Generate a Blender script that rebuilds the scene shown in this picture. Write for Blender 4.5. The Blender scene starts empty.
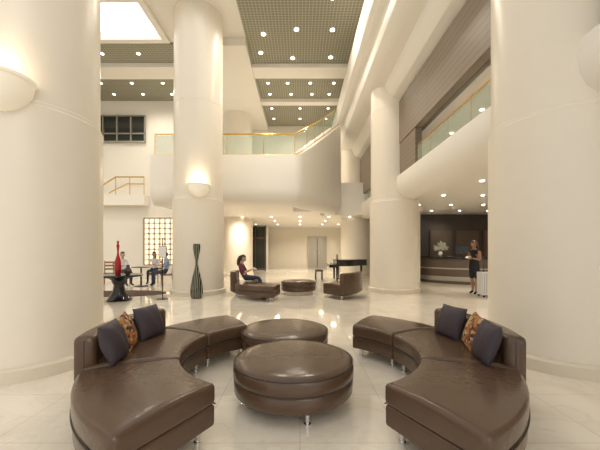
import bpy, bmesh, math, random
from mathutils import Vector, Matrix, Euler
random.seed(4)
sc = bpy.context.scene
F = 310.0; H = 1.4

# ---------------------------------------------------------------- materials
def mat(name, col, rough=0.5, metal=0.0, emit=None, es=0.0, noise=0.0, nscale=6, bump=0.0, bscale=60, spec=0.5, alpha=None, trans=0.0, coat=0.0):
    m = bpy.data.materials.new(name); m.use_nodes = True
    nt = m.node_tree; b = nt.nodes['Principled BSDF']
    b.inputs['Base Color'].default_value = (*col, 1)
    b.inputs['Roughness'].default_value = rough
    b.inputs['Metallic'].default_value = metal
    b.inputs['Specular IOR Level'].default_value = spec
    b.inputs['Coat Weight'].default_value = coat
    if trans: b.inputs['Transmission Weight'].default_value = trans
    if alpha is not None: b.inputs['Alpha'].default_value = alpha
    if emit:
        b.inputs['Emission Color'].default_value = (*emit, 1); b.inputs['Emission Strength'].default_value = es
    tc = nt.nodes.new('ShaderNodeTexCoord')
    if noise > 0:
        n = nt.nodes.new('ShaderNodeTexNoise'); n.inputs['Scale'].default_value = nscale; n.inputs['Detail'].default_value = 4
        nt.links.new(tc.outputs['Object'], n.inputs['Vector'])
        r = nt.nodes.new('ShaderNodeMapRange'); r.inputs['To Min'].default_value = 1-noise; r.inputs['To Max'].default_value = 1+noise
        nt.links.new(n.outputs['Fac'], r.inputs['Value'])
        mx = nt.nodes.new('ShaderNodeVectorMath'); mx.operation = 'SCALE'
        mx.inputs[0].default_value = col; nt.links.new(r.outputs[0], mx.inputs['Scale'])
        nt.links.new(mx.outputs[0], b.inputs['Base Color'])
    if bump > 0:
        n = nt.nodes.new('ShaderNodeTexNoise'); n.inputs['Scale'].default_value = bscale; n.inputs['Detail'].default_value = 3
        nt.links.new(tc.outputs['Object'], n.inputs['Vector'])
        bp = nt.nodes.new('ShaderNodeBump'); bp.inputs['Strength'].default_value = bump; bp.inputs['Distance'].default_value = 0.01
        nt.links.new(n.outputs['Fac'], bp.inputs['Height']); nt.links.new(bp.outputs[0], b.inputs['Normal'])
    return m

def grid_mat(name, c1, c2, bw, bh, mortar, rough, offset=0.0, veins=False, rot=None, bias=0.0, spec=0.5, v2=0.93):
    m = mat(name, c1, rough, spec=spec); nt = m.node_tree; b = nt.nodes['Principled BSDF']
    tc = nt.nodes.new('ShaderNodeTexCoord'); mp = nt.nodes.new('ShaderNodeMapping')
    if rot: mp.inputs['Rotation'].default_value = rot
    nt.links.new(tc.outputs['Object'], mp.inputs['Vector'])
    br = nt.nodes.new('ShaderNodeTexBrick'); br.offset = offset; br.squash = 1
    br.inputs['Scale'].default_value = 1; br.inputs['Brick Width'].default_value = bw; br.inputs['Row Height'].default_value = bh
    br.inputs['Mortar Size'].default_value = mortar; br.inputs['Mortar Smooth'].default_value = 0.1; br.inputs['Bias'].default_value = bias
    br.inputs['Color1'].default_value = (*c1, 1); br.inputs['Color2'].default_value = (*[c*v2 for c in c1], 1)
    br.inputs['Mortar'].default_value = (*c2, 1)
    nt.links.new(mp.outputs[0], br.inputs['Vector'])
    out = br.outputs['Color']
    if veins:
        n = nt.nodes.new('ShaderNodeTexNoise'); n.inputs['Scale'].default_value = 1.3; n.inputs['Detail'].default_value = 9; n.inputs['Distortion'].default_value = 1.6
        nt.links.new(tc.outputs['Object'], n.inputs['Vector'])
        r = nt.nodes.new('ShaderNodeValToRGB'); e = r.color_ramp.elements
        e[0].position = 0.3; e[0].color = (0.90, 0.86, 0.80, 1); e[1].position = 0.62; e[1].color = (1.03, 1.02, 1.0, 1)
        k2 = e.new(0.48); k2.color = (0.99, 0.975, 0.95, 1); k3 = e.new(0.50); k3.color = (0.93, 0.90, 0.85, 1); k4 = e.new(0.52); k4.color = (1.0, 0.985, 0.965, 1)
        nt.links.new(n.outputs['Fac'], r.inputs[0])
        mx = nt.nodes.new('ShaderNodeVectorMath'); mx.operation = 'MULTIPLY'
        nt.links.new(out, mx.inputs[0]); nt.links.new(r.outputs[0], mx.inputs[1]); out = mx.outputs[0]
    nt.links.new(out, b.inputs['Base Color'])
    return m

CREAM = mat('cream_plaster', (0.82, 0.76, 0.645), 0.45, noise=0.02)
COLM = mat('cream_column', (0.84, 0.77, 0.65), 0.32, noise=0.02)
WHITE = mat('white_plaster', (0.88, 0.84, 0.765), 0.5, noise=0.015)
PLINTH = mat('plinth_stone', (0.74, 0.66, 0.53), 0.3, noise=0.05)
FLOORM = grid_mat('marble_tile', (0.86, 0.80, 0.695), (0.68, 0.61, 0.51), 0.75, 0.75, 0.004, 0.05, veins=True, v2=0.96, spec=0.9)
CEILG = grid_mat('perforated_ceiling', (0.235, 0.225, 0.165), (0.42, 0.40, 0.31), 0.11, 0.11, 0.014, 0.6)
BROWNP = grid_mat('brown_louvre', (0.26, 0.205, 0.15), (0.15, 0.115, 0.08), 3.0, 0.14, 0.008, 0.45, rot=(0, math.radians(90), math.radians(90)))
LEATHER = mat('brown_leather', (0.100, 0.060, 0.037), 0.22, noise=0.15, nscale=5, bump=0.25, bscale=16, spec=0.45)
LEATH2 = mat('brown_leather_piping', (0.05, 0.035, 0.027), 0.4)
CHROME = mat('chrome', (0.75, 0.75, 0.75), 0.15, 1.0)
BRASS = mat('brass', (0.75, 0.50, 0.16), 0.25, 1.0)
GLASS = mat('rail_glass', (0.50, 0.62, 0.50), 0.05, alpha=0.28)
DGLASS = mat('dark_glass', (0.03, 0.035, 0.03), 0.08)
BLACK = mat('black_lacquer', (0.012, 0.012, 0.013), 0.12)
DARKW = mat('dark_wood', (0.05, 0.035, 0.025), 0.3, noise=0.2)
GREYP = mat('purple_grey_fabric', (0.045, 0.032, 0.042), 0.6, noise=0.15, bump=0.3, bscale=200)
BEIGEF = mat('beige_marble', (0.50, 0.43, 0.33), 0.3, noise=0.1)
DOWNL = mat('downlight_lamp', (1, 1, 1), 0.5, emit=(1, 0.93, 0.78), es=5)
SKYL = mat('skylight_glazing', (1, 1, 1), 0.5, emit=(0.90, 0.96, 1), es=1.5)
SCON = mat('alabaster', (0.86, 0.80, 0.69), 0.5, emit=(1, 0.86, 0.62), es=0.25)
RED = mat('red_glass', (0.42, 0.01, 0.015), 0.08)
WOOD = mat('chair_wood', (0.30, 0.14, 0.06), 0.4, noise=0.15)
STEEL = mat('brushed_steel', (0.42, 0.40, 0.35), 0.4, 0.6)
SKIN = mat('skin', (0.55, 0.33, 0.23), 0.5)
SKIND = mat('skin_tan', (0.42, 0.23, 0.15), 0.5)
HAIRD = mat('dark_hair', (0.02, 0.013, 0.01), 0.45)
HAIRB = mat('brown_hair', (0.10, 0.045, 0.02), 0.45)
EYEW = mat('eye_white', (0.8, 0.8, 0.78), 0.3)
LIP = mat('lips', (0.40, 0.10, 0.08), 0.5)
BLK = mat('black_cloth', (0.015, 0.014, 0.017), 0.8)
SHIRT = mat('white_shirt', (0.72, 0.72, 0.74), 0.8)
BLUEC = mat('blue_shirt', (0.25, 0.34, 0.5), 0.8)
PLUM = mat('plum_cloth', (0.13, 0.03, 0.06), 0.8)
JEAN = mat('navy_trousers', (0.03, 0.035, 0.07), 0.8)
SILV = mat('silver_case', (0.72, 0.73, 0.75), 0.3, 0.2)
LEAFM = mat('pale_leaf', (0.68, 0.70, 0.58), 0.5)
RUG = mat('brown_rug', (0.10, 0.06, 0.04), 0.9, noise=0.2, nscale=30)
PAPER = mat('paper', (0.8, 0.79, 0.75), 0.6)

def pattern_mat():
    m = mat('patterned_fabric', (0.4, 0.2, 0.08), 0.8); nt = m.node_tree; b = nt.nodes['Principled BSDF']
    tc = nt.nodes.new('ShaderNodeTexCoord'); v = nt.nodes.new('ShaderNodeTexVoronoi'); v.inputs['Scale'].default_value = 30
    nt.links.new(tc.outputs['Object'], v.inputs['Vector'])
    cr = nt.nodes.new('ShaderNodeValToRGB'); cr.color_ramp.interpolation = 'CONSTANT'
    e = cr.color_ramp.elements; e[0].position = 0; e[0].color = (0.22, 0.05, 0.02, 1); e[1].position = 0.25; e[1].color = (0.40, 0.20, 0.06, 1)
    for p, c in ((0.5, (0.50, 0.37, 0.18, 1)), (0.66, (0.04, 0.03, 0.025, 1)), (0.84, (0.34, 0.12, 0.04, 1))):
        k = e.new(p); k.color = c
    s = nt.nodes.new('ShaderNodeSeparateColor'); nt.links.new(v.outputs['Color'], s.inputs[0])
    nt.links.new(s.outputs[0], cr.inputs[0]); nt.links.new(cr.outputs[0], b.inputs['Base Color']); return m
PATT = pattern_mat()
def stripe_mat():
    m = mat('striped_vase_glass', (0.02, 0.02, 0.018), 0.1); nt = m.node_tree; b = nt.nodes['Principled BSDF']
    tc = nt.nodes.new('ShaderNodeTexCoord'); w = nt.nodes.new('ShaderNodeTexWave'); w.inputs['Scale'].default_value = 7; w.inputs['Distortion'].default_value = 1.5
    w.wave_type = 'BANDS'; w.bands_direction = 'X'
    nt.links.new(tc.outputs['Object'], w.inputs['Vector'])
    cr = nt.nodes.new('ShaderNodeValToRGB'); e = cr.color_ramp.elements
    e[0].position = 0.72; e[0].color = (0.012, 0.013, 0.011, 1); e[1].position = 0.88; e[1].color = (0.34, 0.34, 0.24, 1)
    nt.links.new(w.outputs['Fac'], cr.inputs[0]); nt.links.new(cr.outputs[0], b.inputs['Base Color']); return m
STRIPE = stripe_mat()

# ---------------------------------------------------------------- mesh builder
class MB:
    def __init__(s): s.v = []; s.f = []; s.m = []; s.mats = []
    def mi(s, m):
        if m not in s.mats: s.mats.append(m)
        return s.mats.index(m)
    def add(s, vs, fs, m):
        o = len(s.v); s.v += [Vector(p) for p in vs]; k = s.mi(m)
        for f in fs: s.f.append([i+o for i in f]); s.m.append(k)
    def rings(s, rings, m, closed=False, caps=True):
        n = len(rings[0]); vs = [p for r in rings for p in r]; fs = []; R = len(rings)
        for i in range(R if closed else R-1):
            a = i*n; b = ((i+1) % R)*n
            for j in range(n): fs.append([a+j, a+(j+1) % n, b+(j+1) % n, b+j])
        if caps and not closed: fs.append(list(range(n))[::-1]); fs.append([(R-1)*n+j for j in range(n)])
        s.add(vs, fs, m)
    def box(s, a, b, m, rot=None, piv=None):
        vs = [Vector((x, y, z)) for x in (a[0], b[0]) for y in (a[1], b[1]) for z in (a[2], b[2])]
        if rot is not None:
            pv = Vector(piv) if piv is not None else sum(vs, Vector())/8
            vs = [rot @ (v-pv)+pv for v in vs]
        s.add(vs, [[0, 1, 3, 2], [4, 6, 7, 5], [0, 4, 5, 1], [2, 3, 7, 6], [0, 2, 6, 4], [1, 5, 7, 3]], m)
    def tube(s, pts, rad, m, seg=10, closed=False):
        pts = [Vector(p) for p in pts]; n = len(pts)
        if not hasattr(rad, '__len__'): rad = [rad]*n
        rings = []; prev = None
        for i, p in enumerate(pts):
            if closed: t = pts[(i+1) % n]-pts[i-1]
            else: t = pts[min(i+1, n-1)]-pts[max(i-1, 0)]
            t.normalize()
            u = prev if prev is not None else (Vector((0, 0, 1)) if abs(t.z) < 0.9 else Vector((1, 0, 0)))
            u = (u-t*u.dot(t)).normalized(); prev = u; w = t.cross(u)
            rings.append([p+(u*math.cos(2*math.pi*k/seg)+w*math.sin(2*math.pi*k/seg))*rad[i] for k in range(seg)])
        s.rings(rings, m, closed=closed)
    def lathe(s, prof, c, m, seg=32, a0=0, a1=2*math.pi):
        c = Vector(c); full = abs(a1-a0-2*math.pi) < 1e-6
        rings = []
        for r, z in prof:
            rings.append([c+Vector((max(r, 1e-4)*math.cos(a0+(a1-a0)*k/(seg if full else seg-1)), max(r, 1e-4)*math.sin(a0+(a1-a0)*k/(seg if full else seg-1)), z)) for k in range(seg)])
        s.rings(rings, m, caps=True)
    def ell(s, c, r, m, rot=None, seg=16, rg=10, keep=None):
        c = Vector(c); vs = []; fs = []
        for i in range(rg+1):
            th = math.pi*i/rg
            for j in range(seg):
                ph = 2*math.pi*j/seg
                vs.append(Vector((r[0]*math.sin(th)*math.cos(ph), r[1]*math.sin(th)*math.sin(ph), r[2]*math.cos(th))))
        for i in range(rg):
            for j in range(seg):
                f = [i*seg+j, (i+1)*seg+j, (i+1)*seg+(j+1) % seg, i*seg+(j+1) % seg]
                if keep is None or keep(sum((vs[k] for k in f), Vector())/4): fs.append(f)
        if rot is not None: vs = [rot @ v for v in vs]
        s.add([v+c for v in vs], fs, m)
    def prism(s, poly, z0, z1, m):
        s.rings([[Vector((x, y, z0)) for x, y in poly], [Vector((x, y, z1)) for x, y in poly]], m)
    def sector(s, c, r0, r1, a0, a1, z0, z1, rc, m, n=26, crown=0.0):
        def sec(ins, a):
            x0, x1, y0, y1 = r0+ins, r1-ins, z0+ins, z1-ins; q = rc; o = []
            for qi, (cx, cy, s0) in enumerate(((x1-q, y1-q, 0), (x0+q, y1-q, 90), (x0+q, y0+q, 180), (x1-q, y0+q, 270))):
                for k in range(5):
                    t = math.radians(s0+90*k/4); o.append((cx+q*math.cos(t), cy+q*math.sin(t)))
                if qi == 0 and crown > 0:
                    for k in range(1, 6):
                        u = k/6; o.append((x1-q+(x0-x1+2*q)*u, y1+crown*math.sin(math.pi*u)))
            ca, sa = math.cos(a), math.sin(a)
            return [Vector((c[0]+x*ca, c[1]+x*sa, y)) for x, y in o]
        A0, A1 = math.radians(a0), math.radians(a1); rm = (r0+r1)/2; d = rc/rm; sg = 1 if A1 > A0 else -1
        st = [(A0, rc*0.95), (A0+sg*d*0.12, rc*0.5), (A0+sg*d*0.45, rc*0.15), (A0+sg*d, 0)]
        en = [(A1-sg*d, 0), (A1-sg*d*0.45, rc*0.15), (A1-sg*d*0.12, rc*0.5), (A1, rc*0.95)]
        mid = [(A0+(A1-A0)*k/n, 0) for k in range(1, n)]
        mid = [q for q in mid if (q[0]-st[-1][0])*sg > 0.005 and (en[0][0]-q[0])*sg > 0.005]
        s.rings([sec(i, a) for a, i in st+mid+en], m)
    def obj(s, name, bevel=0.0, bseg=2, ang=40, xf=None):
        me = bpy.data.meshes.new(name)
        vs = s.v if xf is None else [xf @ v for v in s.v]
        c = Vector((sum(v.x for v in vs)/len(vs), sum(v.y for v in vs)/len(vs), min(v.z for v in vs)))
        me.from_pydata([tuple(v-c) for v in vs], [], s.f)
        for m in s.mats: me.materials.append(m)
        for p, k in zip(me.polygons, s.m): p.material_index = k
        bm = bmesh.new(); bm.from_mesh(me)
        bmesh.ops.remove_doubles(bm, verts=bm.verts, dist=1e-5)
        bmesh.ops.recalc_face_normals(bm, faces=bm.faces); bm.to_mesh(me); bm.free()
        me.shade_smooth(); me.set_sharp_from_angle(angle=math.radians(ang))
        o = bpy.data.objects.new(name, me); o.location = c; sc.collection.objects.link(o)
        if bevel > 0:
            b = o.modifiers.new('bev', 'BEVEL'); b.width = bevel; b.segments = bseg; b.limit_method = 'ANGLE'; b.angle_limit = math.radians(50)
        return o
def box(name, a, b, m, bevel=0.0):
    k = MB(); k.box(a, b, m); return k.obj(name, bevel)

# ---------------------------------------------------------------- shell
box('floor', (-14, -4, -0.2), (12.5, 25, 0), FLOORM)
box('wall_back', (-6, 24.2, 0), (12.5, 24.5, 3.3), CREAM)
box('leak_block_wall_right', (12.2, -4, 0), (12.5, 24.2, 9), CREAM)  # unseen wall added to stop world light leaking in from the right
box('wall_left', (-14.2, -4, 0), (-14, 16, 9), CREAM)
box('wall_left_back', (-14, 15.7, 0), (-5.6, 16.0, 9), WHITE)
box('wall_left_inner', (-5.85, 16.0, 0), (-5.6, 24.2, 3.2), CREAM)
box('wall_upper_back', (-5.6, 18.9, 3.2), (3.6, 19.2, 9), CREAM)
k = MB(); k.box((-5.55, 12.35, 3.14), (-0.3, 24.1, 4.75), WHITE); k.box((-0.3, 14.0, 3.14), (1.0, 24.1, 4.75), WHITE); k.box((1.0, 15.4, 3.14), (3.4, 24.1, 4.75), WHITE); k.box((3.4, 16.45, 3.14), (12, 24.1, 4.75), WHITE)
k.obj('ceiling_lower')
k = MB()
k.box((-14, 8.7, 9.0), (-8.2, 19.2, 9.25), WHITE); k.box((-4.8, 8.7, 9.0), (3.4, 19.2, 9.25), WHITE)
k.box((-8.2, 8.7, 9.0), (-4.8, 9.25, 9.25), WHITE); k.box((-8.2, 11.1, 9.0), (-4.8, 19.2, 9.25), WHITE)
k.box((-4.25, 11.1, 8.72), (-1.95, 18.9, 9.0), WHITE)
for d0, d1 in ((12.55, 13.35), (15.45, 15.85)):
    k.box((-1.95, d0, 8.78), (2.0, d1, 9), WHITE)
k.box((-14, 12.5, 8.78), (-4.25, 13.4, 9), WHITE)
k.obj('ceiling')
k = MB()
for a in ((-1.93, 8.75, 1.98, 12.53), (-1.93, 13.37, 1.98, 15.43), (-1.93, 15.87, 1.98, 18.88), (-13.9, 11.35, -4.27, 12.48), (-13.9, 13.42, -4.27, 15.68), (-13.9, 8.75, -8.45, 11.35)):
    k.box((a[0], a[1], 8.94), (a[2], a[3], 8.999), CEILG)
k.obj('ceiling_perforated_panels')
k = MB()
for a, b in (((-8.3, 9.15, 8.86), (-4.7, 9.35, 9.5)), ((-8.3, 11.0, 8.86), (-4.7, 11.2, 9.5)), ((-4.9, 9.35, 8.86), (-4.7, 11.0, 9.5)), ((-8.3, 9.35, 8.86), (-8.1, 11.0, 9.5))):
    k.box(a, b, WHITE)
k.box((-8.1, 9.35, 9.15), (-4.9, 11.0, 9.17), SKYL)
k.obj('window_skylight')
k = MB()
for x in (-14, -10.5, -7, -3.5, 0, 3.0): k.box((x-0.08, -4, 9.0), (x+0.08, 8.7, 9.25), WHITE)
for y in (-4, -1, 2, 5): k.box((-14, y-0.06, 9.02), (3.2, y+0.06, 9.2), WHITE)
k.obj('added_atrium_frame')  # unseen atrium frame, added to dress the roof opening that admits world light

# columns
def column(x, d, top):
    k = MB()
    k.lathe([(0.8, 0), (0.8, 2.98), (0.775, 3.0), (0.775, 3.04), (0.765, 3.05), (0.765, 5.98), (0.760, 5.985), (0.760, 6.0), (0.765, 6.005), (0.765, top)], (x, d, 0), COLM, 72)
    k.lathe([(0.86, 0), (0.86, 0.13), (0.84, 0.15), (0.8, 0.16)], (x, d, 0), PLINTH, 72)
    return k.obj('column', ang=30)
column(-3.45, 3.95, 9.6); column(3.42, 4.1, 9.0)
column(-3.31, 10.14, 9.0); column(3.2, 10.58, 9.0)
column(-3.4, 17.0, 8.72); column(3.05, 17.0, 7)

def sconce(cx, cy, phi, z, sc_=1.0, e=8):
    k = MB()
    prof = [(0.0, -0.30), (0.05, -0.295), (0.15, -0.26), (0.24, -0.18), (0.295, -0.07), (0.31, 0.03), (0.335, 0.05), (0.335, 0.08), (0.30, 0.08), (0.27, 0.0), (0.15, -0.1), (0, -0.12)]
    k.lathe([(r*sc_, zz*sc_) for r, zz in prof], (0, 0, 0), SCON, 40)
    px, py = cx+0.80*math.sin(phi), cy-0.80*math.cos(phi)
    k.v = [v+Vector((px, py, z)) for v in k.v]
    k.obj('wall_sconce', ang=30)
    l = bpy.data.lights.new('sconce_lamp', 'POINT'); l.energy = e; l.color = (1, 0.80, 0.55); l.shadow_soft_size = 0.12
    lo = bpy.data.objects.new('sconce_lamp', l); lo.location = (px+0.12*math.sin(phi), py-0.16*math.cos(phi), z+0.2); sc.collection.objects.link(lo)
sconce(-3.45, 3.95, math.radians(24), 3.12, 0.92, 5)
sconce(-3.31, 10.14, math.radians(18), 3.3, 1.0, 14)

# ---------------------------------------------------------------- far balcony fascia (swept)
def sweep(name, path, sec_fn, m):
    rings = []; n = len(path)
    for i, (x, y, zt) in enumerate(path):
        a = Vector(path[max(i-1, 0)][:2]); b = Vector(path[min(i+1, n-1)][:2]); t = (b-a).normalized(); nn = Vector((-t.y, t.x))
        rings.append([Vector((x+nn.x*o, y+nn.y*o, z)) for o, z in sec_fn(zt)])
    k = MB(); k.rings(rings, m); return k.obj(name, ang=35)
path = [(-5.66, 11.7, 5.0), (-4, 11.7, 5.0), (-2, 11.7, 5.0), (-0.25, 11.7, 5.0), (-0.05, 11.76, 5.03), (0.12, 11.93, 5.15), (0.4, 12.4, 5.45), (0.75, 13.0, 5.9), (1.15, 13.7, 6.4), (1.6, 14.5, 7.0), (2.0, 15.2, 7.5)]
secf = lambda zt: [(0, zt), (0, 3.75), (0.02, 3.55), (0.07, 3.38), (0.16, 3.25), (0.3, 3.16), (0.5, 3.12), (0.6, 3.12), (0.62, zt)]
sweep('balcony_fascia', path, secf, WHITE)
def railing(name, pts, h, r=0.022):
    k = MB()
    for i in range(len(pts)-1):
        a = Vector(pts[i]); b = Vector(pts[i+1]); dv = (b-a); t = Vector((dv.x, dv.y, 0)).normalized(); nn = Vector((-t.y, t.x, 0))*0.008
        e = t*0.012
        A, B = a+e, b-e
        vs = [A-nn, A+nn, B+nn, B-nn]; up = Vector((0, 0, h-0.05)); lo = Vector((0, 0, 0.03))
        k.add([v+lo for v in vs]+[v+up for v in vs], [[0, 1, 2, 3], [4, 7, 6, 5], [0, 4, 5, 1], [1, 5, 6, 2], [2, 6, 7, 3], [3, 7, 4, 0]], GLASS)
    k.tube([Vector(p)+Vector((0, 0, h)) for p in pts], r, BRASS, 8)
    k.tube([Vector(p)+Vector((0, 0, 0.025)) for p in pts], r*0.8, BRASS, 8)
    for p in pts: k.tube([Vector(p), Vector(p)+Vector((0, 0, h))], r*0.45, BRASS, 8)
    return k.obj(name)
rp = [(-5.55, 11.85, 5.005), (-4.2, 11.85, 5.005), (-2.8, 11.85, 5.005), (-1.4, 11.85, 5.005), (-0.2, 11.87, 5.01), (0.28, 12.47, 5.48), (0.63, 13.07, 5.93), (1.03, 13.77, 6.43), (1.48, 14.57, 7.03), (1.88, 15.27, 7.53)]
railing('balcony_railing', rp, 0.82, 0.032)

def extr_y(k, prof, y0, y1, m): k.rings([[Vector((x, y0, z)) for x, z in prof], [Vector((x, y1, z)) for x, z in prof]], m)
lp = [(3.12, 3.76), (3.08, 3.72), (3.06, 3.55), (3.08, 3.35), (3.14, 3.2), (3.25, 3.1), (3.42, 3.04), (3.68, 3.03), (3.68, 3.3), (3.35, 3.76)]
k = MB(); extr_y(k, lp, -3.9, 3.9, WHITE); extr_y(k, lp, 4.5, 10.4, WHITE); extr_y(k, lp, 11.3, 16.3, WHITE)
k.obj('balcony_fascia_right', ang=35)
box('ceiling_reception', (3.7, -3.9, 3.08), (12.2, 16.4, 3.3), WHITE)
box('ceiling_mezzanine', (3.5, -3.9, 4.8), (12.2, 16.5, 4.95), WHITE)
box('wall_mezzanine', (6.6, -3.9, 3.3), (6.8, 16.4, 4.8), BEIGEF)
railing('mezzanine_railing', [(3.2, y, 3.765) for y in (4.9, 5.8, 6.7, 7.6, 8.4)], 0.5, 0.016)
railing('mezzanine_railing', [(3.2, y, 3.765) for y in (-1, 0.5, 1.8, 3.25)], 0.5, 0.016)
railing('mezzanine_railing', [(3.2, y, 3.765) for y in (11.6, 13, 14.5, 16)], 0.5, 0.016)
k = MB(); k.box((3.14, -3.9, 4.77), (3.34, 3.33, 6.1), BROWNP); k.box((3.14, 4.9, 4.77), (3.34, 9.85, 6.1), BROWNP); k.box((3.16, 8.5, 3.77), (3.34, 9.85, 4.77), BROWNP)
k.box((3.14, 11.33, 4.2), (3.34, 17.3, 6.1), BROWNP)
k.obj('wall_louvre_panels')
for y in (6.9, 12.5):
    k = MB(); k.lathe([(0.32, 3.3), (0.32, 4.8)], (5.3, y, 0), BEIGEF, 24); k.obj('mezzanine_pillar')
up = [(2.02, 9.2), (2.02, 8.5), (1.98, 8.42), (1.83, 8.38), (1.78, 8.3), (1.78, 7.85), (1.84, 7.65), (1.98, 7.52), (2.12, 7.48), (2.14, 7.42), (2.12, 7.2), (2.17, 7.0), (2.3, 6.84), (2.5, 6.74), (2.72, 6.7), (2.74, 6.6), (2.8, 6.42), (2.95, 6.26), (3.2, 6.16), (3.5, 6.1), (3.6, 9.2)]
k = MB(); extr_y(k, up, -3.9, 17.6, WHITE); k.obj('ceiling_beam_upper_gallery', ang=25)
box('leak_block_roof_right', (3.6, -3.9, 6.2), (12.2, 17.6, 6.4), WHITE)  # unseen roof added to keep world light from leaking in over the right
box('wall_pier', (4.2, 13.4, 0), (5.2, 14.2, 3.08), WHITE)
box('wall_reception', (5.2, 14.6, 0), (12.2, 14.8, 3.08), mat('dark_veneer', (0.06, 0.045, 0.036), 0.35, noise=0.2, nscale=3))
k = MB()
for i in range(4):
    x = 6.1+i*1.25; k.box((x, 14.5, 1.0), (x+1.0, 14.59, 2.3), mat('panel_bronze%d' % i, (0.10+0.02*i, 0.075, 0.055), 0.35))
k.obj('wall_art_panels')

k = MB(); k.box((-10.6, 15.62, 6.85), (-7.8, 15.69, 8.15), DGLASS)
for x in (-10.6, -9.9, -9.2, -8.5, -7.8): k.box((x-0.03, 15.55, 6.85), (x+0.03, 15.64, 8.15), STEEL)
for z in (6.85, 7.25, 8.15): k.box((-10.6, 15.55, z-0.03), (-7.77, 15.64, z+0.03), STEEL)
k.obj('window_1')
box('stair_landing', (-13.9, 15.1, 3.6), (-7.6, 15.6, 4.1), WHITE)
k = MB()
k.tube([(-10.6, 15.3, 4.35), (-9.9, 15.3, 4.5), (-9.1, 15.3, 5.0), (-7.7, 15.3, 5.0)], 0.035, BRASS, 8)
k.tube([(-9.4, 15.25, 4.2), (-8.5, 15.25, 4.65), (-7.7, 15.25, 4.65)], 0.03, BRASS, 8)
for x, z in ((-9.9, 4.5), (-9.1, 5.0), (-8.4, 5.0), (-7.7, 5.0)): k.tube([(x, 15.3, 4.1), (x, 15.3, z)], 0.02, BRASS, 6)
k.obj('stair_handrail')
k = MB(); x0, x1, z0, z1 = -7.85, -6.25, 0.65, 3.0; y = 15.6
k.box((x0, y+0.02, z0), (x1, y+0.08, z1), mat('lit_panel', (1, 0.8, 0.5), 0.5, emit=(1, 0.80, 0.52), es=1.2))
n = 6
for i in range(n+1):
    x = x0+(x1-x0)*i/n; k.box((x-0.04, y-0.04, z0), (x+0.04, y+0.02, z1), STEEL if i in (0, n) else WHITE)
for i in range(10):
    z = z0+(z1-z0)*i/9; k.box((x0, y-0.04, z-0.035), (x1, y+0.02, z+0.035), STEEL if i in (0, 9) else WHITE)
k.obj('lattice_light_panel')

k = MB(); k.box((0.7, 24.1, 0), (1.98, 24.19, 2.35), STEEL); k.box((1.32, 24.07, 0.02), (1.36, 24.1, 2.3), DARKW)
for a, b in (((0.6, 24.05, 0), (0.7, 24.19, 2.45)), ((1.98, 24.05, 0), (2.08, 24.19, 2.45)), ((0.6, 24.05, 2.35), (2.08, 24.19, 2.45))): k.box(a, b, BEIGEF)
k.box((1.12, 24.03, 1.0), (1.15, 24.1, 1.3), CHROME); k.box((1.52, 24.03, 1.0), (1.55, 24.1, 1.3), CHROME)
k.obj('door_1')
k = MB(); k.box((-3.9, 21.9, 0), (-3.8, 22.0, 3.1), DARKW); k.box((-2.5, 21.9, 0), (-2.4, 22.0, 3.1), DARKW); k.box((-3.2, 21.9, 0), (-3.12, 22.0, 3.1), DARKW)
k.box((-3.8, 21.93, 0.05), (-2.5, 21.96, 3.05), DGLASS); k.box((-3.9, 21.88, 2.2), (-2.4, 22.0, 2.3), DARKW); k.box((-3.9, 21.88, 0), (-2.4, 22.0, 0.1), DARKW)
k.obj('door_2')
box('wall_back_inner', (-5.6, 22.1, 0), (-2.3, 22.3, 3.13), CREAM)

# downlights
k = MB()
def dl(x, y, z, r=0.06): k.lathe([(r*1.3, 0), (r*1.3, -0.02), (r, -0.025), (0.0, -0.022)], (x, y, z), DOWNL, 12)
for y in (9.3, 10.7, 12.0):
    for x in (-1.4, -0.2, 1.1): dl(x+random.uniform(-.15, .15), y+random.uniform(-.2, .2), 8.94)
for y in (14.0, 15.0):
    for x in (-1.5, -0.5, 0.5, 1.5): dl(x+random.uniform(-.1, .1), y, 8.94, 0.05)
for y in (16.5, 17.8):
    for x in (-1.5, 0.0, 1.5): dl(x, y, 8.94, 0.05)
for y in (11.9, 14.0, 15.0):
    for x in (-9, -7.6, -6.2): dl(x, y, 8.94, 0.05)
for x in (-3, -1.5, 0, 1.5, 2.6):
    for y in (16.2, 18.5, 21): dl(x, y, 3.14, 0.045)
for x in (4.4, 5.6, 6.8, 8.0):
    for y in (5.5, 7.5, 9.5, 11.5, 13.2): dl(x, y, 3.08, 0.04)
for y in (4.5, 6, 7.5, 9, 12, 14): dl(4.4, y, 4.8, 0.04)
k.obj('ceiling_downlights')
def spot(x, y, z, e, ang=150, c=(1, 0.90, 0.75)):
    l = bpy.data.lights.new('downlight_lamp', 'SPOT'); l.energy = e; l.color = c; l.shadow_soft_size = 0.15; l.spot_size = math.radians(ang); l.spot_blend = 1.0
    o = bpy.data.objects.new('downlight_lamp', l); o.location = (x, y, z); sc.collection.objects.link(o)
for x, y in ((-3, 15.5), (0, 15.8), (2, 18.5), (-1.5, 20.5), (1.5, 22)): spot(x, y, 3.08, 300, 165)
for x, y in ((5.0, 6.5), (6.0, 10.5), (8.0, 9.5)): spot(x, y, 3.02, 170)
spot(6.5, 13.9, 3.02, 60)
for x, y in ((5.0, 6), (5.0, 9.5), (5, 14)): spot(x, y, 4.75, 90)
for x, y in ((0, 14.3), (0, 17.0), (-7, 14.0), (-1.2, 10.2), (1, 9.6)): spot(x, y, 8.9, 450, 160)
for x, y in ((-8, 12.6), (-10, 10.5)): spot(x, y, 8.85, 450, 160)
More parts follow.
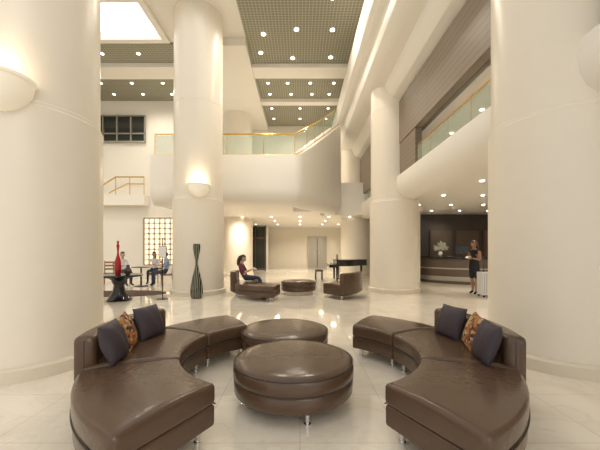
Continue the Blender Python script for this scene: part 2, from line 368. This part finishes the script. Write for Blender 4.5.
# soft sun added from behind-right for form shading, entering by open back and roof
l = bpy.data.lights.new('added_sun', 'SUN'); l.energy = 0.8; l.angle = math.radians(35); l.color = (1, 0.93, 0.82)
o = bpy.data.objects.new('added_sun', l); sc.collection.objects.link(o)
o.rotation_euler = Vector((-0.45, 0.75, -0.52)).to_track_quat('-Z', 'Y').to_euler()

# ---------------------------------------------------------------- sofas
def leg(k, x, y, h=0.12): k.tube([(x, y, 0), (x, y, 0.012), (x, y, 0.014), (x, y, h)], [0.028, 0.028, 0.018, 0.022], CHROME, 12)
def sofa(name, c, r0, r1, sections, back, top=0.42, bt=0.67):
    k = MB()
    for a0, a1 in sections:
        k.sector(c, r0, r1, a0+0.35, a1-0.35, 0.26, top, 0.035, LEATHER, crown=0.018)
        k.sector(c, r0+0.01, r1-0.01, a0+0.45, a1-0.45, 0.11, 0.265, 0.02, LEATHER)
        for rr in (r0, r1):
            pts = [(c[0]+rr*math.cos(math.radians(a0+1+(a1-a0-2)*t/16)), c[1]+rr*math.sin(math.radians(a0+1+(a1-a0-2)*t/16)), 0.262) for t in range(17)]
            k.tube(pts, 0.006, LEATH2, 6)
        for a in (a0+5, a1-5):
            for rr in (r0+0.1, r1-0.1):
                leg(k, c[0]+rr*math.cos(math.radians(a)), c[1]+rr*math.sin(math.radians(a)))
    if back:
        a0, a1 = back
        k.sector(c, r1-0.10, r1+0.07, a0+0.3, a1-0.3, 0.14, bt, 0.045, LEATHER)
    return k.obj(name, ang=50)
CR = (0.13, 3.2); CL = (-0.13, 3.2)
sofa('curved_sectional_sofa', CR, 1.03, 1.80, [(-62, -21), (-21, 24), (24, 58)], (-20, 25))
sofa('curved_sectional_sofa', CL, 1.03, 1.80, [(122, 156), (156, 201), (201, 242)], (155, 200))

def ottoman(x, y, r, top=0.42):
    k = MB()
    k.lathe([(0, 0.11), (r-0.03, 0.11), (r-0.01, 0.13), (r-0.005, 0.24), (r-0.02, 0.255)], (x, y, 0), LEATHER, 64)
    k.lathe([(r-0.02, 0.25), (r-0.003, 0.265), (r, 0.3), (r-0.003, top-0.05), (r-0.025, top-0.018), (r-0.06, top-0.004), (r-0.12, top+0.004), (r*0.5, top+0.014), (0, top+0.018)], (x, y, 0), LEATHER, 64)
    for z, rr in ((0.255, r-0.008), (top-0.03, r-0.008)):
        k.tube([(x+rr*math.cos(2*math.pi*t/48), y+rr*math.sin(2*math.pi*t/48), z) for t in range(48)], 0.007, LEATH2, 6, closed=True)
    for a in (-75, 15, 105, 195): leg(k, x+(r-0.1)*math.cos(math.radians(a)), y+(r-0.1)*math.sin(math.radians(a)))
    return k.obj('round_ottoman', ang=50)
ottoman(-0.06, 2.93, 0.56, 0.41); ottoman(-0.2, 4.08, 0.57, 0.39)

def pillow(name, loc, R, s, m, t=0.09):
    k = MB(); n = 14; vs = []; fs = []
    for sgn in (1, -1):
        for i in range(n+1):
            for j in range(n+1):
                u = -1+2*i/n; v = -1+2*j/n
                e = (max(0, 1-u**2)**0.45)*(max(0, 1-v**2)**0.45)
                p = 1-0.08*(1-abs(u*v)**1.0)*((u*u+v*v)/2)
                wr = 0.006*math.sin(7*u+3*v)*e
                vs.append(Vector((u*s/2*p, sgn*(t*e+0.002)+wr, v*s/2*p)))
    N = (n+1)*(n+1)
    for q in range(2):
        for i in range(n):
            for j in range(n):
                a = q*N+i*(n+1)+j; f = [a, a+1, a+n+2, a+n+1]; fs.append(f if q else f[::-1])
    b = [i*(n+1) for i in range(n+1)]+[n*(n+1)+j for j in range(1, n+1)]+[i*(n+1)+n for i in range(n-1, -1, -1)]+[j for j in range(n-1, 0, -1)]
    for i in range(len(b)): a1, a2 = b[i], b[(i+1) % len(b)]; fs.append([a1, a2, a2+N, a1+N])
    k.add([R @ v+Vector(loc) for v in vs], fs, m)
    return k.obj(name, ang=80)
def sofapillow(c, r, ang, z, s, m, lean=18, twist=0, t=0.075, roll=0):
    a = math.radians(ang); x = c[0]+r*math.cos(a); y = c[1]+r*math.sin(a)
    yaw = a-math.pi/2+math.radians(twist)
    R = Matrix.Rotation(yaw, 3, 'Z') @ Matrix.Rotation(math.radians(-lean), 3, 'X') @ Matrix.Rotation(math.radians(roll), 3, 'Y')
    pillow('throw_pillow', (x, y, z), R, s, m, t)
for c, f, o in ((CR, 1, 0), (CL, -1, 180)):
    g = lambda a: o+f*a
    sofapillow(c, 1.575, g(-18), 0.60, 0.35, GREYP, 18, f*8)
    sofapillow(c, 1.585, g(-5), 0.60, 0.34, PATT, 20, -f*10, 0.06, 4*f)
    sofapillow(c, 1.57, g(9.5), 0.60, 0.36, GREYP, 20, f*6)

# far seating
sofa('curved_sectional_sofa', (-0.45, 9.95), 0.85, 1.68, [(170, 205), (205, 262)], (168, 204), bt=0.75)
ottoman(-0.05, 9.95, 0.56)
sofa('curved_armchair', (0.2, 10.0), 0.9, 1.72, [(302, 345)], (303, 344), bt=0.75)

# ---------------------------------------------------------------- tall vase, table & bottle, sign, rug
k = MB(); k.lathe([(0, 0), (0.13, 0), (0.165, 0.04), (0.18, 0.18), (0.165, 0.38), (0.12, 0.62), (0.06, 0.85), (0.035, 1.0), (0.04, 1.1), (0.075, 1.28), (0.10, 1.42), (0.105, 1.52), (0.09, 1.58), (0.075, 1.58), (0.07, 1.4), (0, 1.35)], (-3.0, 9.0, 0), STRIPE, 32)
k.obj('floor_vase')
k = MB(); c = (-5.02, 8.6, 0)
k.lathe([(0, 0), (0.30, 0), (0.31, 0.03), (0.28, 0.06), (0.16, 0.25), (0.13, 0.42), (0.2, 0.58), (0.34, 0.67), (0, 0.67)], c, BLACK, 32)
k.lathe([(0, 0.665), (0.58, 0.665), (0.60, 0.68), (0.60, 0.71), (0.58, 0.72), (0, 0.72)], c, BLACK, 48)
k.obj('round_pedestal_table')
k = MB(); k.lathe([(0, 0), (0.06, 0), (0.075, 0.03), (0.085, 0.2), (0.075, 0.38), (0.035, 0.52), (0.022, 0.62), (0.03, 0.74), (0.04, 0.8), (0.022, 0.84), (0.028, 0.93), (0, 0.93)], (-5.02, 8.55, 0.721), RED, 24); k.obj('red_bottle_vase')
k = MB(); k.lathe([(0, 0), (0.05, 0), (0.09, 0.06), (0.10, 0.12), (0.05, 0.2), (0.04, 0.24), (0.05, 0.27), (0.035, 0.27), (0, 0.1)], (-4.72, 8.5, 0.721), DARKW, 20); k.obj('small_bowl_vase')
k = MB(); k.lathe([(0, 0.0), (0.16, 0.0), (0.16, 0.02), (0.02, 0.04), (0, 0.04)], (-3.92, 8.85, 0), BLACK, 24)
k.tube([(-3.92, 8.85, 0.03), (-3.92, 8.85, 1.75)], 0.014, BLACK, 8)
k.box((-4.02, 8.82, 1.2), (-3.82, 8.835, 1.5), PAPER); k.box((-4.035, 8.835, 1.185), (-3.805, 8.85, 1.515), DARKW)
k.obj('sign_stand')
k = MB(); k.lathe([(0, 0), (1.42, 0), (1.42, 0.012), (0, 0.012)], (0, 0, 0), RUG, 64); k.v = [Vector((-5.75+v.x, 9.98+v.y*0.5, v.z)) for v in k.v]; k.obj('rug')

# ---------------------------------------------------------------- chairs
def chair(x, y, ang):
    k = MB()
    for sx in (-0.2, 0.2):
        k.tube([(sx, -0.2, 0), (sx, -0.2, 0.42)], [0.016, 0.022], WOOD, 8)
        k.tube([(sx, 0.22, 0), (sx, 0.2, 0.43), (sx, 0.26, 0.95)], [0.016, 0.022, 0.016], WOOD, 8)
    k.box((-0.24, -0.24, 0.40), (0.24, 0.24, 0.45), LEATHER)
    for z in (0.6, 0.74, 0.88): k.box((-0.2, 0.215+(z-0.43)*0.11, z-0.035), (0.2, 0.24+(z-0.43)*0.11, z+0.035), WOOD)
    k.box((-0.2, -0.21, 0.34), (0.2, -0.19, 0.39), WOOD)
    return k.obj('dining_chair', 0.008, xf=Matrix.Translation((x, y, 0)) @ Matrix.Rotation(ang, 4, 'Z'))

# ---------------------------------------------------------------- people
def skin_eval(verts, edges, rad):
    me = bpy.data.meshes.new('t'); me.from_pydata(verts, edges, []); o = bpy.data.objects.new('t', me); sc.collection.objects.link(o)
    o.modifiers.new('s', 'SKIN'); ss = o.modifiers.new('u', 'SUBSURF'); ss.levels = 2; ss.render_levels = 2
    if not me.skin_vertices:
        bpy.context.view_layer.objects.active = o
        bpy.ops.mesh.customdata_skin_add()
    for i, d in enumerate(me.skin_vertices[0].data):
        r = rad[i]; d.radius = r if hasattr(r, '__len__') else (r, r); d.use_root = (i == 0)
    dg = bpy.context.evaluated_depsgraph_get(); e = o.evaluated_get(dg); m2 = bpy.data.meshes.new_from_object(e)
    vs = [v.co.copy() for v in m2.vertices]; fs = [list(p.vertices) for p in m2.polygons]
    bpy.data.objects.remove(o); bpy.data.meshes.remove(m2); return vs, fs
def segd(p, a, b):
    ab = b-a; t = max(0, min(1, (p-a).dot(ab)/max(ab.length_squared, 1e-9))); return (p-a-ab*t).length
def hand(k, w, d, n, side, m):
    d = d.normalized(); n = (n-d*n.dot(d)).normalized(); s = d.cross(n)*side
    R = Matrix((s, d, n)).transposed()
    k.ell(w+d*0.045, (0.037, 0.052, 0.016), m, rot=R, seg=12, rg=8)
    for o, L in ((-0.027, 0.062), (-0.009, 0.075), (0.010, 0.080), (0.028, 0.072)):
        b = w+d*0.08+s*o; q = [b, b+d*L*0.45+n*0.008, b+d*L*0.8+n*0.026, b+d*L*0.92+n*0.045]
        k.tube(q, [0.0095, 0.009, 0.008, 0.006], m, 8)
    b = w+d*0.025+s*0.028
    k.tube([b, b+s*0.026+d*0.022+n*0.008, b+s*0.032+d*0.05+n*0.02], [0.012, 0.0105, 0.008], m, 8)
def person(name, J, xf, skin, hair, top, sleeve, forearm, trou, shin, shoe, longhair=False, headpitch=0, headyaw=0, slim=1.0, extra=None):
    names = ['pelvis', 'waist', 'chest', 'neck', 'headb']
    rad = {'pelvis': (0.135*slim, 0.105), 'waist': (0.115*slim, 0.09), 'chest': (0.135*slim, 0.10), 'neck': 0.055, 'headb': 0.047}
    ed = [('pelvis', 'waist', top), ('waist', 'chest', top), ('chest', 'neck', top), ('neck', 'headb', skin)]
    for q in 'LR':
        names += ['sh'+q, 'el'+q, 'wr'+q, 'hip'+q, 'kn'+q, 'an'+q, 'to'+q]
        rad.update({'sh'+q: 0.055, 'el'+q: 0.040, 'wr'+q: 0.026, 'hip'+q: 0.088, 'kn'+q: 0.058, 'an'+q: 0.036, 'to'+q: 0.03})
        ed += [('chest', 'sh'+q, top), ('sh'+q, 'el'+q, sleeve), ('el'+q, 'wr'+q, forearm), ('pelvis', 'hip'+q, trou), ('hip'+q, 'kn'+q, trou), ('kn'+q, 'an'+q, shin), ('an'+q, 'to'+q, shoe)]
    P = {n: Vector(J[n]) for n in names}; idx = {n: i for i, n in enumerate(names)}
    vs, fs = skin_eval([tuple(P[n]) for n in names], [(idx[a], idx[b]) for a, b, _ in ed], [rad[n] for n in names])
    k = MB()
    byM = {}
    for f in fs:
        c = sum((vs[i] for i in f), Vector())/len(f)
        best = min(ed, key=lambda e: segd(c, P[e[0]], P[e[1]])); byM.setdefault(best[2], []).append(f)
    o = len(k.v); k.v += vs
    for m, ff in byM.items():
        mi = k.mi(m)
        for f in ff: k.f.append([i+o for i in f]); k.m.append(mi)
    for q, sd in (('L', 1), ('R', -1)):
        d = P['wr'+q]-P['el'+q]; nn = Vector(J.get('palm'+q, (0, 0, -1)))
        if abs(d.normalized().dot(nn.normalized())) > 0.9: nn = Vector((1 if q == 'R' else -1, 0, 0))
        hand(k, P['wr'+q]-d.normalized()*0.01, d, nn, sd, skin)
    hc = P['headb']+Vector((0, -0.015, 0.085)); R = Matrix.Rotation(headyaw, 3, 'Z') @ Matrix.Rotation(headpitch, 3, 'X')
    vs = []; fs = []; SG, RG = 24, 18
    for i in range(RG+1):
        th = math.pi*i/RG
        for j in range(SG):
            ph = 2*math.pi*j/SG; x, y, z = math.sin(th)*math.cos(ph), math.sin(th)*math.sin(ph), math.cos(th)
            w = 1-0.28*max(0, -z)**1.5; X, Y, Z = 0.074*x*w, 0.093*y*(1-0.12*max(0, -z)), 0.112*z
            if y < 0:
                g = math.exp(-((X/0.014)**2))
                Y -= 0.02*g*math.exp(-(((Z+0.02)/0.018)**2))+0.010*g*math.exp(-(((Z)/0.03)**2))
                for ex in (-0.03, 0.03): Y += 0.008*math.exp(-(((X-ex)/0.014)**2)-((Z-0.005)/0.012)**2)
                Y -= 0.010*math.exp(-((X/0.03)**2)-((Z+0.095)/0.02)**2)
            vs.append(R @ Vector((X, Y, Z))+hc)
    for i in range(RG):
        for j in range(SG): fs.append([i*SG+j, (i+1)*SG+j, (i+1)*SG+(j+1) % SG, i*SG+(j+1) % SG])
    k.add(vs, fs, skin)
    for ex in (-0.03, 0.03):
        k.ell(hc+R @ Vector((ex, -0.078, 0.004)), (0.012, 0.006, 0.006), EYEW, R, 8, 6)
        k.ell(hc+R @ Vector((ex, -0.083, 0.004)), (0.005, 0.003, 0.005), HAIRD, R, 8, 6)
        k.ell(hc+R @ Vector((ex, -0.085, 0.022)), (0.015, 0.004, 0.003), hair, R, 8, 6)
        k.ell(hc+R @ Vector((ex/0.03*0.074, 0.0, -0.005)), (0.01, 0.018, 0.028), skin, R, 8, 6)
    k.ell(hc+R @ Vector((0, -0.085, -0.052)), (0.02, 0.006, 0.007), LIP, R, 10, 6)
    k.ell(hc+R @ Vector((0, 0.012, 0.016)), (0.084, 0.098, 0.112), hair, R, 20, 14, keep=lambda c: c.z > 0.045 or c.y > 0.005-(0.3*c.z if c.z > 0 else 0))
    if longhair:
        k.tube([hc+R @ Vector(p) for p in ((0, 0.05, 0.06), (0, 0.10, 0.0), (0, 0.105, -0.10), (0, 0.085, -0.2), (0, 0.08, -0.26))], [0.05, 0.06, 0.06, 0.05, 0.015], hair, 12)
    if extra: extra(k, P)
    return k.obj(name, ang=60, xf=xf)
def seated(**kw):
    J = dict(pelvis=(0, 0, 0.565), waist=(0, 0.03, 0.74), chest=(0, 0.02, 0.93), neck=(0, 0.0, 1.06), headb=(0, -0.03, 1.13),
             shL=(0.17, 0.01, 1.0), shR=(-0.17, 0.01, 1.0), elL=(0.21, -0.08, 0.76), elR=(-0.21, -0.08, 0.76), wrL=(0.08, -0.27, 0.80), wrR=(-0.08, -0.27, 0.80),
             hipL=(0.09, -0.05, 0.54), hipR=(-0.09, -0.05, 0.54), knL=(0.10, -0.45, 0.53), knR=(-0.10, -0.45, 0.53), anL=(0.10, -0.44, 0.10), anR=(-0.10, -0.44, 0.10), toL=(0.11, -0.58, 0.035), toR=(-0.11, -0.58, 0.035))
    J.update(kw); return J
def stand(**kw):
    J = dict(pelvis=(0, 0, 0.95), waist=(0, 0, 1.11), chest=(0, 0.01, 1.29), neck=(0, 0.01, 1.42), headb=(0, -0.01, 1.50),
             shL=(0.165, 0, 1.365), shR=(-0.165, 0, 1.365), elL=(0.20, 0.0, 1.09), elR=(-0.20, 0.03, 1.09), wrL=(0.10, -0.20, 1.14), wrR=(-0.06, -0.21, 1.16),
             hipL=(0.085, 0, 0.90), hipR=(-0.085, 0, 0.90), knL=(0.09, -0.02, 0.50), knR=(-0.085, 0.0, 0.50), anL=(0.10, -0.03, 0.09), anR=(-0.09, 0.05, 0.09), toL=(0.11, -0.16, 0.03), toR=(-0.10, -0.08, 0.03))
    J.update(kw); return J
def XF(x, y, a, z=0): return Matrix.Translation((x, y, z)) @ Matrix.Rotation(math.radians(a), 4, 'Z')
def book(k, P):
    c = (P['wrL']+P['wrR'])/2+Vector((0, -0.11, 0.03))
    k.box(c-Vector((0.07, 0.05, 0.008)), c+Vector((0.07, 0.05, 0.008)), PAPER, rot=Matrix.Rotation(0.5, 3, 'X'))
def skirt(k, P):
    rings = []
    for z, rx, ry in ((1.10, .125, .098), (0.98, .155, .125), (0.85, .165, .135), (0.7, .165, .135), (0.55, .16, .13), (0.54, .15, .12)):
        rings.append([Vector((rx*math.cos(t*math.pi/12), ry*math.sin(t*math.pi/12), z)) for t in range(24)])
    k.rings(rings, BLK); book(k, P)
person('woman_standing', stand(), XF(5.54, 9.85, -65), SKIND, HAIRB, BLK, SKIND, SKIND, BLK, SKIND, BLK, longhair=True, headpitch=0.2, slim=0.85, extra=skirt)
lean = seated(pelvis=(0, 0, 0.555), waist=(0, 0.07, 0.70), chest=(0, 0.11, 0.87), neck=(0, 0.11, 0.99), headb=(0, 0.07, 1.05),
              shL=(0.16, 0.11, 0.94), shR=(-0.16, 0.11, 0.94), elL=(0.20, -0.02, 0.72), elR=(-0.20, -0.02, 0.72), wrL=(0.08, -0.20, 0.80), wrR=(-0.08, -0.20, 0.80),
              knL=(0.08, -0.44, 0.54), knR=(-0.08, -0.44, 0.56), anL=(0.06, -0.56, 0.12), anR=(-0.08, -0.60, 0.12), toL=(0.07, -0.70, 0.04), toR=(-0.08, -0.74, 0.05))
person('woman_seated', lean, XF(-1.70, 9.55, 88), SKIN, HAIRD, PLUM, PLUM, SKIN, JEAN, JEAN, BLK, longhair=True, headpitch=0.35, slim=0.9, extra=book)
for (x, y, a, tp, nm, lh) in ((-7.0, 12.2, 60, SHIRT, 'man_seated', False), (-5.3, 12.3, -60, BLUEC, 'man_seated', False), (-6.15, 13.1, 5, SHIRT, 'woman_diner_seated', True)):
    person(nm, seated(), XF(x, y, a), SKIN if not lh else SKIND, HAIRD, tp, tp, SKIN, JEAN, JEAN, BLK, longhair=lh, headpitch=0.1)
    chair(x-0.03*math.sin(math.radians(a)), y+0.03, math.radians(a))
chair(-7.9, 12.9, math.radians(30))
k = MB(); k.lathe([(0, 0), (0.25, 0), (0.25, 0.02), (0.035, 0.05), (0.03, 0.7), (0.2, 0.72), (0.34, 0.725), (0.34, 0.75), (0, 0.75)], (-6.15, 12.0, 0), DARKW, 32); k.obj('cafe_table')

# suitcase (upright, telescopic handle)
k = MB(); X0, Y0 = 5.38, 9.10
k.box((X0, Y0, 0.07), (X0+0.30, Y0+0.34, 0.74), SILV)
for i in range(5): k.box((X0+0.03+i*0.055, Y0-0.008, 0.12), (X0+0.045+i*0.055, Y0+0.348, 0.70), STEEL)
k.tube([(X0+0.07, Y0+0.1, 0.72), (X0+0.07, Y0+0.1, 1.04), (X0+0.23, Y0+0.1, 1.04), (X0+0.23, Y0+0.1, 0.72)], 0.011, BLACK, 8)
for x in (X0+0.04, X0+0.26):
    for y in (Y0+0.04, Y0+0.30): k.ell((x, y, 0.035), (0.035, 0.015, 0.035), BLACK, seg=12, rg=8)
k.obj('suitcase', 0.02, 3)

# reception desk (curved)
k = MB(); c = (7.6, 14.6)
k.sector(c, 2.15, 2.3, 196, 275, 0.0, 1.05, 0.01, mat('desk_veneer', (0.13, 0.09, 0.065), 0.3, noise=0.15))
k.sector(c, 2.0, 2.42, 196, 276, 1.05, 1.12, 0.02, BLACK)
k.sector(c, 2.29, 2.33, 197, 274, 0.12, 0.3, 0.008, STEEL)
k.sector(c, 2.29, 2.32, 197, 274, 0.6, 0.66, 0.008, STEEL)
k.obj('reception_desk')
def monitor(x, y, a):
    k = MB(); k.box((-0.24, -0.015, 0.12), (0.24, 0.015, 0.44), BLACK); k.tube([(0, 0.01, 0.015), (0, 0.02, 0.15)], 0.02, BLACK, 8); k.box((-0.1, -0.08, 0), (0.1, 0.08, 0.015), BLACK)
    k.obj('computer_monitor', 0.005, xf=Matrix.Translation((x, y, 1.121)) @ Matrix.Rotation(math.radians(a), 4, 'Z'))
monitor(6.6, 12.66, 160)
k = MB(); px, py = 5.95, 13.12; z0 = 1.121
k.lathe([(0, 0), (0.07, 0), (0.10, 0.08), (0.09, 0.18), (0.05, 0.24), (0.06, 0.26), (0.04, 0.26), (0, 0.2)], (px, py, z0), CHROME, 20)
for i in range(110):
    th = random.uniform(0, 2*math.pi); e = random.uniform(0.05, 1.9); L = random.uniform(0.24, 0.34)
    d = Vector((math.cos(th)*math.sin(e), math.sin(th)*math.sin(e), math.cos(e))); b = Vector((px, py, z0+0.33))
    k.tube([b, b+d*L*0.5+Vector((0, 0, 0.02)), b+d*L], [0.010, 0.022, 0.006], LEAFM, 5)
k.obj('spiky_plant_arrangement')

# grand piano
k = MB(); ox, oy = 2.25, 14.4
out = [(-0.75, 0.75), (-0.75, -0.75), (-0.35, -0.75)]
prof = [(-0.1, -0.72), (0.2, -0.55), (0.45, -0.3), (0.7, -0.15), (0.95, -0.05), (1.05, 0.15), (1.05, 0.45), (0.95, 0.65), (0.75, 0.74)]
pl = [(ox+x*0.85, oy+y) for x, y in out+prof]
k.prism(pl, 0.68, 0.93, BLACK); pl2 = [(ox+x*0.87, oy+y*1.02) for x, y in out+prof]; k.prism(pl2, 0.94, 0.965, BLACK)
k.box((ox-0.95, oy-0.72, 0.62), (ox-0.6, oy+0.72, 0.76), BLACK); k.box((ox-0.93, oy-0.6, 0.761), (ox-0.8, oy+0.6, 0.775), PAPER)
for i in range(24): k.box((ox-0.86, oy-0.57+i*0.048, 0.775), (ox-0.79, oy-0.555+i*0.048, 0.785), BLACK)
for x, y in ((-0.6, -0.6), (-0.6, 0.6), (0.65, 0.3)): k.tube([(ox+x, oy+y, 0), (ox+x, oy+y, 0.06), (ox+x, oy+y, 0.68)], [0.03, 0.04, 0.06], BLACK, 10)
k.tube([(ox-0.45, oy-0.06, 0.08), (ox-0.45, oy-0.06, 0.7)], 0.015, BLACK, 8); k.tube([(ox-0.45, oy+0.06, 0.08), (ox-0.45, oy+0.06, 0.7)], 0.015, BLACK, 8); k.box((ox-0.55, oy-0.12, 0.05), (ox-0.4, oy+0.12, 0.09), BLACK)
k.box((ox-0.55, oy-0.3, 0.965), (ox-0.52, oy+0.3, 1.2), BLACK)
k.obj('grand_piano', 0.006)
k = MB(); k.box((ox-1.55, oy-0.35, 0.42), (ox-1.2, oy+0.35, 0.5), LEATHER)
for x in (-1.52, -1.23):
    for y in (-0.32, 0.32): k.tube([(ox+x, oy+y, 0), (ox+x, oy+y, 0.43)], 0.018, BLACK, 8)
k.obj('piano_bench', 0.008)

# ---------------------------------------------------------------- world, camera
w = bpy.data.worlds.new('World'); sc.world = w; w.use_nodes = True
w.node_tree.nodes['Background'].inputs[0].default_value = (1.0, 0.975, 0.93, 1); w.node_tree.nodes['Background'].inputs[1].default_value = 1.02
cam = bpy.data.cameras.new('camera'); co = bpy.data.objects.new('camera', cam); sc.collection.objects.link(co)
co.location = (0, 0, H); co.rotation_euler = (math.radians(90), 0, 0)
cam.sensor_width = 36; cam.lens = 36*F/600; cam.shift_y = 25/600; cam.clip_start = 0.05; cam.clip_end = 200
sc.camera = co
sc.view_settings.view_transform = 'Standard'; sc.view_settings.exposure = 0.0
